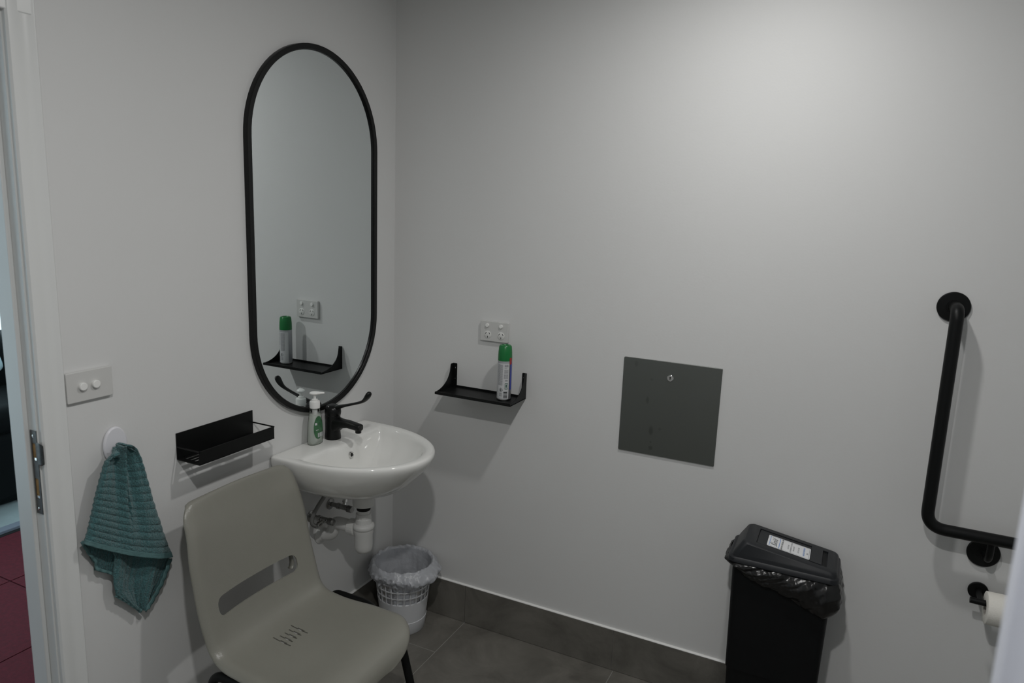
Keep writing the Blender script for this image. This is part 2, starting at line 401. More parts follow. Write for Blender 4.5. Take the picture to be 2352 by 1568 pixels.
box('paving_bed', (-5.2, -3.0, -.10), (-2.075, 2.0, -.012), M['greyedge'], gnd)
for i in range(5):
    for j in range(8):
        x1 = -2.078 - i * .60; y0 = -2.6 + j * .60 + (.20 if i % 2 else 0)
        box('paving_slab', (x1 - .594, y0, -.012), (x1, y0 + .594, .004 + random.uniform(-.002, .002)), M['slab'], gnd, bevel=.004)
# black covered seat standing on the paving
ac = thing('armchair', (-2.75, -.25, 0), 'black vinyl armchair on the pale paving outside the doorway', 'armchair')
box('base', (-3.05, -.95, .004), (-2.34, .45, .42), M['vinyl'], ac, bevel=.05, seg=4)
box('backrest', (-3.05, -.95, .36), (-2.78, .45, .855), M['vinyl'], ac, bevel=.08, seg=4)
box('armrest', (-3.0, .10, .36), (-2.33, .45, .74), M['vinyl'], ac, bevel=.08, seg=4)
box('armrest', (-3.0, -.95, .36), (-2.33, -.60, .74), M['vinyl'], ac, bevel=.08, seg=4)
box('seat_cushion', (-2.85, -.60, .40), (-2.31, .10, .56), M['vinyl'], ac, bevel=.06, seg=4)

dc = thing('draped_cloth', (-2.775, -.12, .75), 'pale blue cloth draped over the backrest of the black armchair outside', 'cloth')
def drape(u, v):
    # v runs from behind the backrest, over its top, down the front
    if v < .35: x = -3.062; z = .60 + (.25) * v / .35
    elif v < .5: t = (v - .35) / .15; x = -3.062 + .29 * t; z = .862 + .006 * math.sin(PI * t)
    else: t = (v - .5) / .5; x = -2.770 + .004 * math.sin(u * 18); z = .858 - .205 * t
    yr = -.055 + .056 * max(0, min(1, (.86 - z) / .17)) ** .7 - (.014 * max(0, (v - .96) / .04) if v > .96 else 0)
    return (x, -.26 + (yr + .26) * u, z)
grid('cloth', 16, 40, drape, M['palecloth'], dc, solid=.003, offset=0)

# ================================================================== DOWNLIGHTS (above the frame)
for k, (p, e) in enumerate(LIGHTS):
    t = thing('downlight', (p[0], p[1], H), ('white round ceiling downlight over the doorway end of the room', 'white round ceiling downlight nearest the shelf wall')[k], 'light', 'ceiling downlights')
    lathe('trim_ring', [(.046, 0), (.055, .001), (.056, .006), (.052, .010), (.046, .010), (.046, 0)], (p[0], p[1], p[2] + .002), (0, 0, 1), M['trim'], t, n=40)
    lathe('housing', [(.050, 0), (.050, H - p[2] - .0125)], (p[0], p[1], p[2] + .012), (0, 0, 1), M['trim'], t, n=40)

# ================================================================== MIRROR
mr = thing('wall_mirror', (.0, -.455, 1.58), 'tall pill-shaped wall mirror in a thin black metal frame above the basin', 'mirror')
MY0, MY1, MZ0, MZ1 = -.768, -.138, .966, 2.195
def stad(off, n=40):
    y0, y1, z0, z1 = MY0 + off, MY1 - off, MZ0 + off, MZ1 - off; r = (y1 - y0) / 2; c = (y0 + y1) / 2
    out = [(c + r * math.cos(PI * k / n), z1 - r + r * math.sin(PI * k / n)) for k in range(n + 1)]
    out += [(c - r * math.cos(PI * k / n), z0 + r - r * math.sin(PI * k / n)) for k in range(n + 1)]
    return out
def ringsolid(name, prof, mt, par, shape):
    """prof = closed list of (offset inwards, x)"""
    V = []; F = []
    for (of, x) in prof:
        for (y, z) in shape(of): V.append((x, y, z))
    n = len(shape(0)); m_ = len(prof)
    for i in range(m_):
        for k in range(n):
            a = i; b = (i + 1) % m_; k2 = (k + 1) % n; F.append((a * n + k, a * n + k2, b * n + k2, b * n + k))
    return raw(name, V, F, mt, par, smooth=True)
ringsolid('frame', [(0, 0.0), (0, .0165), (.001, .0178), (.016, .0178), (.017, .0168), (.0175, .013), (.019, .013), (.0192, .006), (.0192, 0.0)], M['blacksatin'], mr, stad)
pts = stad(.0185); prism('mirror_glass', [(.0045, y, z) for (y, z) in pts], (.0045, 0, 0), M['mirror'], mr)

# ================================================================== POWER OUTLET (right wall)
GX, GZ, GW, GH = .406, 1.1995, .1171, .0760
po = thing('power_outlet', (GX + GW / 2, 0, GZ + GH / 2), 'white double power outlet on the wall above the black shelf', 'power outlet')
pl = prism('plate', [(x, -.0005, z) for (x, z) in rrect(GX + GW / 2, GZ + GH / 2, GW, GH, .003)], (0, -.0110, 0), M['plate'], po, bevel=.0012)
for k, dx in enumerate((.030, .086)):
    cx = GX + dx + (.002 if k else 0); cz = GZ + .0605
    lathe('switch_button', [(.0072, 0), (.0074, .0035), (.0066, .0052), (.0, .0055)], (cx, -.0115, cz), (0, -1, 0), M['button'], po, n=26)
    cx = GX + dx - .0 + (.0025 if k else .002); cz = GZ + .0245
    sf = lathe('socket_face', [(.0150, 0), (.0150, .0008), (.0142, .0014), (.0, .0014)], (cx, -.0115, cz), (0, -1, 0), M['socket'], po, n=36)
    for (sx, sz, an) in ((-.0075, .0055, 30), (.0075, .0055, -30), (0, -.0085, 0)):
        a = math.radians(an); w, h = .0012, .0036
        c = [(cx + sx + u * math.cos(a) + v * math.sin(a), cz + sz - u * math.sin(a) + v * math.cos(a)) for (u, v) in ((-w, -h), (w, -h), (w, h), (-w, h))]
        prism('pin_slot', [(x, -.0128, z) for (x, z) in c], (0, -.0003, 0), M['dark'], sf)

# ================================================================== LIGHT SWITCH (left wall)
sw = thing('light_switch', (0, -1.29, 1.233), 'white two-button light switch plate beside the door frame', 'light switch')
prism('plate', [(.0005, y, z) for (y, z) in rrect(-1.290, 1.233, .117, .0745, .003)], (.0100, 0, 0), M['plate'], sw, bevel=.0012)
for y in (-1.3105, -1.2775):
    prism('button', [(.0100, y + .0098 * math.cos(2 * PI * k / 28), 1.2335 + .0098 * math.sin(2 * PI * k / 28)) for k in range(28)], (.0085, 0, 0), M['button'], sw, bevel=.0012)

# ================================================================== BLACK CORNER SHELF (right wall)
SX0, SX1, SZ, SD = .284, .603, .995, .1356
sh = thing('wall_shelf', ((SX0 + SX1) / 2, 0, SZ), 'black metal wall shelf with two curved end brackets holding a spray can', 'shelf')
boxes('tray', [((SX0, -SD, SZ), (SX1, -.001, SZ + .003)), ((SX0 + .003, -SD, SZ + .003), (SX1 - .003, -SD + .0030, SZ + .0110)), ((SX0 + .003, -.0035, SZ + .003), (SX1 - .003, -.001, SZ + .010))], M['black'], sh)
def bracket(x0, s):
    zt = 1.0925; pr = [(-.0005, SZ - .0), (-SD, SZ), (-SD, SZ + .0085)]
    for k in range(1, 15):
        t = k / 15; a = PI / 2 * t                       # concave sweep up to the top of the ear
        pr.append((-SD + (SD - .024) * math.sin(a) ** 1.05, SZ + .0085 + (zt - SZ - .020) * (1 - math.cos(a)) ** 1.05))
    pr += [(-.022, zt - .004), (-.018, zt), (-.0005, zt)]
    b = prism('bracket', [(x0, y, z) for (y, z) in pr], (s * .0025, 0, 0), M['black'], sh)
    prism('mounting_flange', [(x0 + (0 if s > 0 else 0), -.0005, z) for z in (SZ + .01,)] + [(x0, -.0005, zt), (x0 + s * .016, -.0005, zt), (x0 + s * .018, -.0005, zt - .002), (x0 + s * .018, -.0005, SZ + .01)], (0, -.0022, 0), M['black'], b)
    for z in (SZ + .080, SZ + .036): lathe('screw', [(.0032, 0), (.0030, .0012), (0, .0018)], (x0 + s * .010, -.0027, z), (0, -1, 0), M['chrome'], b, n=14)
    return b
bracket(SX0, 1); bracket(SX1, -1)

# ---- spray can
CX, CY, CZ, CRr = .540, -.062, SZ + .0035, .0262
sc = thing('spray_can', (CX, CY, CZ), 'air freshener spray can with a green cap on the black shelf', 'spray can')
lathe('can_body', [(.022, 0), (.0250, .0015), (CRr, .004), (CRr, .146), (.0258, .149), (.0240, .154), (.0235, .156)], (CX, CY, CZ), (0, 0, 1), M['can'], sc, n=56)
lathe('can_rim', [(.0262, 0), (.0268, .0008), (.0262, .003), (.0262, 0)], (CX, CY, CZ + .0015), (0, 0, 1), M['dullchrome'], sc, n=48)
cp = lathe('cap', [(.0262, 0), (.0264, .002), (.0263, .014), (.0258, .030), (.0236, .052), (.0205, .0565), (.0150, .0575), (.0135, .0560), (.0125, .052), (.0, .0515)], (CX, CY, CZ + .1480), (0, 0, 1), M['greencap'], sc, n=56)
ca = math.atan2(-2.3064, 1.1316)                       # direction of the printed back panel
def cpatch(name, a0, a1, z0, z1, mt, par, r=None, dz0=0.0, n=6, sh_=0.0):
    r = r or CRr + .00025; V = []; F = []
    for k in range(n + 1):
        a = ca + math.radians(a0 + (a1 - a0) * k / n)
        V += [(CX + r * math.cos(a), CY + r * math.sin(a), CZ + z0 + sh_ * k / n), (CX + r * math.cos(a), CY + r * math.sin(a), CZ + z1 + sh_ * k / n)]
    F = [(2 * k, 2 * k + 2, 2 * k + 3, 2 * k + 1) for k in range(n)]
    return raw(name, V, F, mt, par, smooth=True)
lb = cpatch('label', -92, 40, .006, .140, M['inkpale'], sc, n=24)
R2 = CRr + .0005
for (a0, a1, z0, z1, q) in ((42, 50, .006, .146, 'inkdark'), (50, 74, .040, .146, 'inkblue'), (40, 66, .136, .160, 'inkred')):
    cpatch('label_band', a0, a1, z0, z1, M[q], lb, r=R2 if q != 'inkred' else .0271, n=8)
def textbars(a0, a1, z1, rows, dz, mt, h=.0012, gap=1):
    for i in range(rows):
        x = a0
        while x < a1:
            w = random.uniform(3, 9); e = min(a1, x + w); cpatch('print_line', x, e, z1 - i * dz - h, z1 - i * dz, mt, lb, r=R2, n=2); x = e + random.uniform(1, 2)
textbars(0, 30, .135, 3, .0030, M['ink'], .0020)
textbars(0, 18, .1225, 1, .0030, M['ink'], .0016)
textbars(-2, 31, .116, 6, .0023, M['ink'], .0011)
textbars(-4, 31, .100, 8, .0023, M['ink'], .0010)
textbars(-58, -14, .135, 28, .0028, M['ink'], .0013)
for (a0, a1, z0, z1) in ((5, 29, .068, .0705), (5, 29, .0475, .050), (5, 8, .047, .0705), (26, 29, .047, .0705)): cpatch('recycling_badge', a0, a1, z0 - .004, z1 - .004, M['inkgreen'], lb, r=R2, n=5)
cpatch('recycling_badge', 12, 22, .050, .061, M['inkgreen'], lb, r=R2, n=4)
textbars(5, 28, .0765, 1, .003, M['inkdark'], .0022)
for i in range(5): cpatch('barcode_bar', -4, 27, .010 + i * .0050, .0128 + i * .0050 + (.0012 if i == 4 else 0), M['inkdark'], lb, r=R2, n=6)
def diamond(ac_, zc, s, w):
    for (da, dz) in ((1, 1), (1, -1), (-1, -1), (-1, 1)):
        for k in range(6):
            t0, t1 = k / 6, (k + 1) / 6; k_ = 57.3 / R2
            a0 = ac_ + da * s * k_ * t0; a1 = ac_ + da * s * k_ * t1; zz = zc + dz * s * (1 - (t0 + t1) / 2)
            cpatch('hazard_diamond', min(a0, a1), max(a0, a1), zz - w, zz + w, M['inkdark'], lb, r=R2, n=1)
diamond(-27, .040, .0075, .0009)
cpatch('flame_symbol', -31, -23, .037, .0415, M['inkdark'], lb, r=R2, n=3); cpatch('flame_symbol', -29, -25, .0415, .0445, M['inkdark'], lb, r=R2, n=3)
textbars(-40, -16, .029, 4, .0035, M['ink'], .0018)

# ================================================================== ACCESS PANEL (right wall)
ap = thing('access_panel', (1.143, 0, 1.036), 'square grey stainless steel access panel with a key lock, flat on the wall', 'access panel')
prism('panel_plate', [(x, -.0008, z) for (x, z) in rrect(1.1428, 1.0363, .3355, .3378, .004)], (0, -.0050, 0), M['panel'], ap, bevel=.0008)
lk = lathe('key_lock', [(.0110, 0), (.0112, .0018), (.0098, .0030), (.0080, .0030), (.0078, .0022), (.0, .0022)], (1.1408, -.0058, 1.1500), (0, -1, 0), M['chrome'], ap, n=36)
prism('keyhole', [(1.1408 + x, -.0082, 1.1500 + z) for (x, z) in ((-.0011, -.005), (.0011, -.005), (.0013, .0), (.0026, .002), (.0015, .0048), (-.0015, .0048), (-.0026, .002), (-.0013, 0))], (0, -.0003, 0), M['dark'], lk)

# ================================================================== GRAB RAIL (right wall)
gr = thing('grab_rail', (1.932, 0, 1.15), 'matt black L-shaped grab rail on the wall at the right', 'grab rail')
BX, BY, BZ = 1.9355, -.075, .8300
path = [(BX - .003, -.006, 1.4694), (BX - .002, BY, 1.4694), (BX, BY, BZ), (2.75, BY, BZ - .0)]
pp = smoothpath(path[:3] + [path[3]], .052, 12)
sweep('rail', pp, .0172, M['black'], gr, n=28, up=(1, 0, 0))
for (x, z) in ((1.9292, 1.4694), (2.0972, .757), (2.70, .757)):
    lathe('wall_flange', [(.0415, 0), (.0425, .0015), (.0425, .0060), (.0405, .0080), (.0185, .0085), (.0180, .0075), (0, .0075)], (x, -.0005, z), (0, -1, 0), M['black'], gr, n=48)
for x in (2.1010, 2.70):
    sweep('standoff', smoothpath([(x, -.006, .757), (x, -.066, .757), (x, BY + .002, BZ)], .035, 8), .0095, M['black'], gr, n=18, up=(1, 0, 0))

# ================================================================== TOILET ROLL HOLDER + ROLL
hd = thing('toilet_roll_holder', (2.100, 0, .637), 'matt black toilet roll holder with a round wall flange below the grab rail', 'toilet roll holder')
lathe('wall_flange', [(.0255, 0), (.0265, .0015), (.0265, .0060), (.0250, .0075), (0, .0078)], (2.100, -.0005, .637), (0, -1, 0), M['black'], hd, n=40)
sweep('arm', smoothpath([(2.1000, -.006, .640), (2.0980, -.082, .640), (2.2600, -.086, .640)], .006, 5), .0078, M['black'], hd, n=18)
sweep('bar_end', [(2.0700, -.0835, .640), (2.1200, -.0850, .640)], .0088, M['black'], hd, n=20)
rl = thing('toilet_roll', (2.155, -.086, .630), 'white toilet paper roll on the black holder below the grab rail', 'toilet roll')
lathe('paper', [(.0205, 0), (.0440, 0), (.0460, .0012), (.0463, .05), (.0460, .0995), (.0440, .1010), (.0205, .1010), (.0205, 0)], (2.1085, -.0855, .6285), (1, 0, 0), M['paper'], rl, n=64)
lathe('core', [(.0200, 0), (.0207, 0), (.0207, .1012), (.0200, .1012), (.0200, 0)], (2.1083, -.0855, .6285), (1, 0, 0), M['card'], rl, n=40)

# ================================================================== BLACK RACK (left wall)
RY0, RY1, RZ0, RZ1, RD, RH = -1.049, -.7661, .9623, 1.0402, .0919, .0399
rk = thing('shower_caddy', (0, (RY0 + RY1) / 2, RZ0), 'black metal rack with a tall back plate and slotted base left of the basin', 'rack')
box('back_plate', (.0005, RY0, RZ0), (.0030, RY1, RZ1), M['black'], rk, bevel=.0008)
T = .0022
base = box('slotted_base', (.0030, RY0, RZ0), (RD, RY1, RZ0 + T), M['black'], rk)
cs = []
for x in (.018, .036, .054, .072):
    for (a, b) in ((RY0 + .016, RY0 + .128), (RY0 + .140 - .004, RY0 + .155 - .004), (RY0 + .163 - .002, RY1 - .016)):
        if b - a < .02: continue
        r_ = .0042; c = [(x + r_ * math.cos(t), b - r_ + r_ * math.sin(t)) for t in [PI * k / 8 for k in range(9)]] + [(x + r_ * math.cos(t), a + r_ + r_ * math.sin(t)) for t in [PI + PI * k / 8 for k in range(9)]]
        cs.append(prism('c', [(u, v, RZ0 - .01) for (u, v) in c], (0, 0, .03), M['dark']))
cut(base, cs)
box('front_lip', (RD - T, RY0, RZ0), (RD, RY1, RZ0 + RH), M['black'], rk, bevel=.0006)
for y in (RY0, RY1 - T):
    boxes('side_rail', [((.003, y, RZ0 + RH - .0035), (RD, y + .0035, RZ0 + RH))], M['black'], rk)

# ================================================================== BASIN
bn = thing('wash_basin', (0, -.4515, .76), 'white ceramic wall-hung basin in the corner below the mirror', 'basin')
BC = -.4515
def ring(xb, xs_, xf, hw, z, bump=0.0, pw=2.0, nb=25, ns=5, na=40):
    out = []
    for k in range(nb):
        y = -hw + 2 * hw * k / (nb - 1); out.append((xb + bump * math.exp(-(y / .055) ** 4), BC + y, z))
    for k in range(1, ns): out.append((xb + (xs_ - xb) * k / (ns - 1), BC + hw, z))
    for k in range(1, na):
        a = PI * k / na; c, s = math.cos(a), math.sin(a)
        out.append((xs_ + (xf - xs_) * s ** (2 / pw) if s > 0 else xs_, BC + hw * math.copysign(abs(c) ** (2 / pw), c), z))
    for k in range(ns - 1): out.append((xs_ + (xb - xs_) * k / (ns - 1), BC - hw, z))
    return out
rings = [ring(.13, .17, .23, .05, .7050), ring(.07, .13, .290, .115, .708), ring(.02, .11, .335, .160, .722), ring(.001, .10, .368, .195, .746), ring(.001, .10, .398, .220, .778),
         ring(.001, .10, .432, .2400, .812), ring(.001, .10, .449, .2480, .836), ring(.001, .10, .4545, .250, .850), ring(.001, .10, .4545, .250, .858), ring(.001, .10, .452, .248, .8638), ring(.004, .10, .447, .2435, .8662),
         ring(.060, .13, .432, .229, .8662), ring(.098, .145, .421, .218, .8645, .014), ring(.107, .15, .412, .209, .8595, .016), ring(.112, .152, .405, .202, .8500, .017), ring(.120, .160, .396, .192, .830, .016),
         ring(.128, .170, .370, .165, .800, .013), ring(.140, .180, .328, .125, .768, .008), ring(.160, .195, .275, .080, .748, .002), ring(.182, .200, .235, .030, .741)]
V = []; F = []; n = len(rings[0])
for r in rings: V += r
for i in range(len(rings) - 1):
    for k in range(n):
        k2 = (k + 1) % n; F.append((i * n + k, i * n + k2, (i + 1) * n + k2, (i + 1) * n + k))
F.append(tuple(range(n))[::-1]); F.append(tuple(range((len(rings) - 1) * n, len(rings) * n)))
raw('bowl', V, F, M['porcelain'], bn, smooth=True, subsurf=1)
OX, OY, OZ = .1405, -.452, .8230
ov = lathe('overflow_ring', [(.0062, .0), (.0066, .0028), (.0080, .0040), (.0105, .0036), (.0112, .0020), (.0112, -.004), (.0062, .0)], (OX, OY, OZ), (1, 0, .12), M['chrome'], bn, n=32)
lathe('overflow_hole', [(.0064, 0), (0, .0002)], (OX + .0002, OY, OZ), (1, 0, .12), M['dark'], bn, n=24)
lathe('drain', [(.0, .002), (.012, .003), (.020, .002), (.0225, .0)][::-1], (.211, BC, .7425), (0, 0, 1), M['chrome'], bn, n=32)

# ---- mixer tap
TX, TY, TZ = .051, -.442, .8662
tp = thing('mixer_tap', (TX, TY, TZ), 'matt black basin mixer tap with a long elbow lever', 'tap')
lathe('body', [(.0285, 0), (.0288, .002), (.0282, .012), (.0262, .030), (.0262, .070), (.0268, .074), (.0270, .084), (.0268, .086)], (TX, TY, TZ), (0, 0, 1), M['blacksatin'], tp, n=48)
sweep('spout', [(TX + .004, TY, TZ + .052), (TX + .026, TY, TZ + .057), (TX + .040, TY - .001, TZ + .061), (TX + .075, TY - .003, TZ + .064), (TX + .112, TY - .005, TZ + .061), (TX + .126, TY - .0055, TZ + .0595), (TX + .129, TY - .0055, TZ + .0595)],
      [(.024, .034), (.0215, .024), (.0185, .016), (.0160, .0130), (.0150, .0122), (.0145, .0115), (.0120, .0095)], M['blacksatin'], tp, n=28, power=3.2)
lathe('aerator', [(.0100, 0), (.0105, .002), (.0105, .012)], (TX + .117, TY - .005, TZ + .0400), (0, 0, 1), M['blacksatin'], tp, n=28)
lathe('handle_cap', [(.0268, 0), (.0285, .003), (.0290, .012), (.0275, .022), (.0235, .031), (.0150, .036), (0, .037)], (TX, TY, TZ + .087), (.10, 0, 1), M['blacksatin'], tp, n=44)
lv = [(TX + .006, TY, TZ + .109), (TX + .030, TY - .001, TZ + .120), (TX + .060, TY - .003, TZ + .130), (TX + .098, TY - .005, TZ + .142), (TX + .130, TY - .0065, TZ + .153), (TX + .143, TY - .007, TZ + .160), (TX + .153, TY - .0075, TZ + .170), (TX + .161, TY - .008, TZ + .181), (TX + .1655, TY - .008, TZ + .190), (TX + .168, TY - .008, TZ + .196)]
sweep('lever', lv, [(.016, .0110), (.0120, .0075), (.0080, .0050), (.0068, .0044), (.0075, .0048), (.0095, .0062), (.0125, .0080), (.0140, .0092), (.0125, .0088), (.0060, .0050)], M['blacksatin'], tp, n=24, subsurf=1)

# ---- soap bottle
QX, QY, QZ = .040, -.5215, .8665
sb = thing('soap_bottle', (QX, QY, QZ), 'clear pump bottle of hand soap with a green label beside the tap', 'soap bottle')
prof = [(.0270, 0, .0170), (.0292, .003, .0190), (.0300, .015, .0200), (.0298, .045, .0200), (.0285, .070, .0190), (.0262, .090, .0175), (.0235, .106, .0160), (.0205, .118, .0165), (.0175, .1255, .0160), (.0160, .129, .0155)]
def bshape(name, pr, mt, par, sc_=1.0, off=0.0):
    V = []; F = []; n = 44
    for (ry, z, rx) in pr:
        for k in range(n):
            a = 2 * PI * k / n; c, s = math.cos(a), math.sin(a)
            V.append((QX + (rx - off) * math.copysign(abs(c) ** .85, c), QY + (ry - off) * math.copysign(abs(s) ** .85, s), QZ + z))
    for i in range(len(pr) - 1):
        for k in range(n): F.append((i * n + k, i * n + (k + 1) % n, (i + 1) * n + (k + 1) % n, (i + 1) * n + k))
    F.append(tuple(range(n))[::-1]); F.append(tuple(range((len(pr) - 1) * n, len(pr) * n)))
    return raw(name, V, F, mt, par, smooth=True)
bshape('bottle', prof, M['clear'], sb)
bshape('liquid', [(p[0], p[1] + .002 if i == 0 else p[1], p[2]) for i, p in enumerate(prof[:7])], M['liquid'], sb, off=.0012)
lathe('dip_tube', [(.0022, 0), (.0022, .112)], (QX, QY, QZ + .012), (0, 0, 1), M['pvc'], sb, n=12)
pc = lathe('pump_collar', [(.0165, 0), (.0176, .001), (.0176, .022), (.0165, .0245), (.0105, .0255), (.0100, .0310), (.0060, .0320), (.0048, .0325), (.0045, .0480)], (QX, QY, QZ + .1285), (0, 0, 1), M['button'], sb, n=36)
lathe('pump_housing', [(.0062, 0), (.0090, .004), (.0090, .028)], (QX, QY, QZ + .100), (0, 0, 1), M['pvc'], sb, n=20)
hx, hy = .72, .69                                         # the nozzle points out over the basin
hp = [(-.0180, .0000), (-.014, .0005), (-.006, .0010), (.004, .0008), (.014, .0004), (.024, .0002), (.030, .0), (.0335, -.0008)]
sweep('pump_head', [(QX + d * hx, QY + d * hy, QZ + .1800 + h) for d, h in hp], [(.004, .002), (.0110, .0050), (.0150, .0066), (.0145, .0066), (.0100, .0052), (.0056, .0038), (.0044, .0034), (.0038, .0028)], M['button'], sb, n=22, subsurf=1)
def bpatch(name, f, n=14, mt=None, par=None, off=.0005, lift=0.0):
    """f(v) -> (angle0, angle1) across the front of the bottle at height v"""
    V = []; F = []; zz = [f[0] + (f[1] - f[0]) * k / n for k in range(n + 1)]
    for z in zz:
        for q in range(len(prof) - 1):
            if prof[q][1] <= z <= prof[q + 1][1]: break
        t = (z - prof[q][1]) / max(1e-6, prof[q + 1][1] - prof[q][1]); ry = prof[q][0] + (prof[q + 1][0] - prof[q][0]) * t + off; rx = prof[q][2] + (prof[q + 1][2] - prof[q][2]) * t + off
        a0, a1 = f[2](z)
        for k in range(9):
            a = math.radians(a0 + (a1 - a0) * k / 8); c, s = math.cos(a), math.sin(a)
            V.append((QX + rx * math.copysign(abs(c) ** .85, c), QY + ry * math.copysign(abs(s) ** .85, s), QZ + z))
    for i in range(n):
        for k in range(8): F.append((i * 9 + k, i * 9 + k + 1, (i + 1) * 9 + k + 1, (i + 1) * 9 + k))
    return raw(name, V, F, mt, par, smooth=True)
def el(z):
    q = max(0.0, 1 - ((z - .062) / .040) ** 2) ** .5; sk = (z - .062) * 160; return (-8 - 40 * q + sk * .3 - 0, -8 + 44 * q + sk * .3)
gl_ = bpatch('label', (.0225, .1015, el), 16, M['labelgreen'], sb)
bpatch('label_print', (.072, .080, lambda z: (-37, -18)), 2, M['inkpale'], gl_, off=.0009)
bpatch('label_print', (.0535, .0552, lambda z: (-30, -8)), 2, M['inkpale'], gl_, off=.0009)
for k in range(6):
    a = -14 + k * 7.0
    bpatch('label_barcode', (.0275, .0430, lambda z, a=a: (a, a + 4.6)), 2, M['inkpale'], gl_, off=.0009)

# ================================================================== PLUMBING UNDER THE BASIN
tw = thing('bottle_trap', (.194, BC, .56), 'white plastic bottle trap and waste pipe under the basin', 'waste trap')
X0 = .194
lathe('waste_flange', [(.028, 0), (.037, .004), (.0385, .012), (.0385, .052), (.0300, .060), (.0300, .066)], (X0, BC, .643), (0, 0, 1), M['pvc'], tw, n=40)
lathe('rubber_washer', [(.0235, 0), (.0245, .002), (.0245, .016)], (X0, BC, .629), (0, 0, 1), M['dark'], tw, n=32)
lathe('tailpiece', [(.0225, 0), (.0225, .03)], (X0, BC, .601), (0, 0, 1), M['pvc'], tw, n=32)
lathe('upper_nut', [(.0245, 0), (.0270, .001), (.0270, .018), (.0245, .020)], (X0, BC, .597), (0, 0, 1), M['pvc'], tw, n=14, smooth=False)
lathe('trap_neck', [(.0270, -.004), (.0290, .0), (.0290, .022), (.0265, .024)], (X0, BC, .575), (0, 0, 1), M['pvc'], tw, n=18, smooth=False)
lathe('trap_collar', [(.0330, 0), (.0360, .002), (.0385, .010), (.0370, .018), (.0310, .023)], (X0, BC, .556), (0, 0, 1), M['pvc'], tw, n=44)
lathe('trap_cup', [(0, 0), (.0180, .001), (.0265, .006), (.0310, .016), (.0325, .030), (.0325, .070), (.0350, .078), (.0352, .092)], (X0, BC, .467), (0, 0, 1), M['pvc'], tw, n=44)
lathe('outlet_nut', [(.0270, 0), (.0300, .003), (.0300, .030), (.0270, .033)], (X0 - .028, BC, .552), (-1, 0, 0), M['pvc'], tw, n=20, smooth=False)
sweep('waste_pipe', smoothpath([(X0 - .02, BC, .552), (.062, BC, .552), (.055, BC, .498), (.001, BC, .490)], .030, 8), .0225, M['pvc'], tw, n=28)
lathe('wall_cover', [(.036, 0), (.036, .003), (.026, .008), (.023, .014)], (.0005, BC, .490), (1, 0, 0), M['pvc'], tw, n=36)

def valve(y, z, lab_, side):
    t = thing('stop_valve', (0, y, z), lab_, 'valve', 'basin stop valves')
    lathe('wall_flange', [(.021, 0), (.021, .002), (.012, .006)], (.0005, y, z), (1, 0, 0), M['dullchrome'], t, n=26)
    lathe('body', [(.0085, 0), (.0085, .030), (.0118, .031), (.0118, .042), (.0090, .043), (.0098, .046), (.0098, .074), (.0080, .076)], (.004, y, z), (1, 0, 0), M['dullchrome'], t, n=20)
    lathe('handle', [(.0105, 0), (.0130, .002), (.0130, .020), (.0118, .023), (.0040, .0235), (0, .0235)], (.080, y, z - .001), (1, 0, 0), M['dullchrome'], t, n=12, smooth=False)
    d = Vector((-.15, side[0], side[1])).normalized()
    lathe('outlet', [(.0070, 0), (.0070, .018), (.0095, .019), (.0095, .034), (.0070, .035)], (.064, y, z), d, M['chrome'], t, n=6 + 6, smooth=False)
    return Vector((.064, y, z)) + d * .034
e1 = valve(-.505, .580, 'left chrome stop valve on the wall under the basin', (-.75, -.25))
e2 = valve(-.400, .588, 'right chrome stop valve on the wall under the basin, beside the waste trap', (.45, .75))
h1 = thing('flexible_hose', tuple(e1), 'left braided steel hose curving down from the tap to the stop valve', 'hose', 'basin supply hoses')
def bez(P, n=22):
    out = []; P = [Vector(p) for p in P]
    for i in range(n + 1):
        t = i / n; Q = P[:]
        while len(Q) > 1: Q = [Q[j] * (1 - t) + Q[j + 1] * t for j in range(len(Q) - 1)]
        out.append(Q[0])
    return out
sweep('hose', bez([e1, e1 + Vector((-.01, -.026, .0)), (.045, -.580, .605), (.050, -.520, .640), (.052, -.475, .668), (.055, -.450, .700)]), .0072, M['braid'], h1, n=16)
lathe('ferrule', [(.0095, 0), (.0095, .016)], e1 + Vector((.0, .006, 0)), (-.1, -1, .05), M['chrome'], h1, n=6, smooth=False)
h2 = thing('flexible_hose', tuple(e2), 'right braided steel hose rising from the stop valve behind the waste trap', 'hose', 'basin supply hoses')
sweep('hose', bez([e2, e2 + Vector((-.004, .012, .02)), (.055, -.375, .66), (.055, -.44, .70)]), .0072, M['braid'], h2, n=16)

# ================================================================== HOOK + TOWEL
hk = thing('wall_hook', (0, -1.237, 1.065), 'white oval adhesive wall hook below the light switch', 'hook')
oval = [(-1.2330 + .0325 * math.cos(2 * PI * k / 40), 1.0620 + .0480 * math.sin(2 * PI * k / 40)) for k in range(40)]
prism('hook_plate', [(.0008, y, z) for (y, z) in oval], (.0100, 0, 0), M['hook'], hk, bevel=.0040, smooth=True)
sweep('hook_arm', smoothpath([(.010, -1.237, 1.036), (.034, -1.237, 1.032), (.042, -1.237, 1.050)], .012, 6), .0055, M['hook'], hk, n=16)

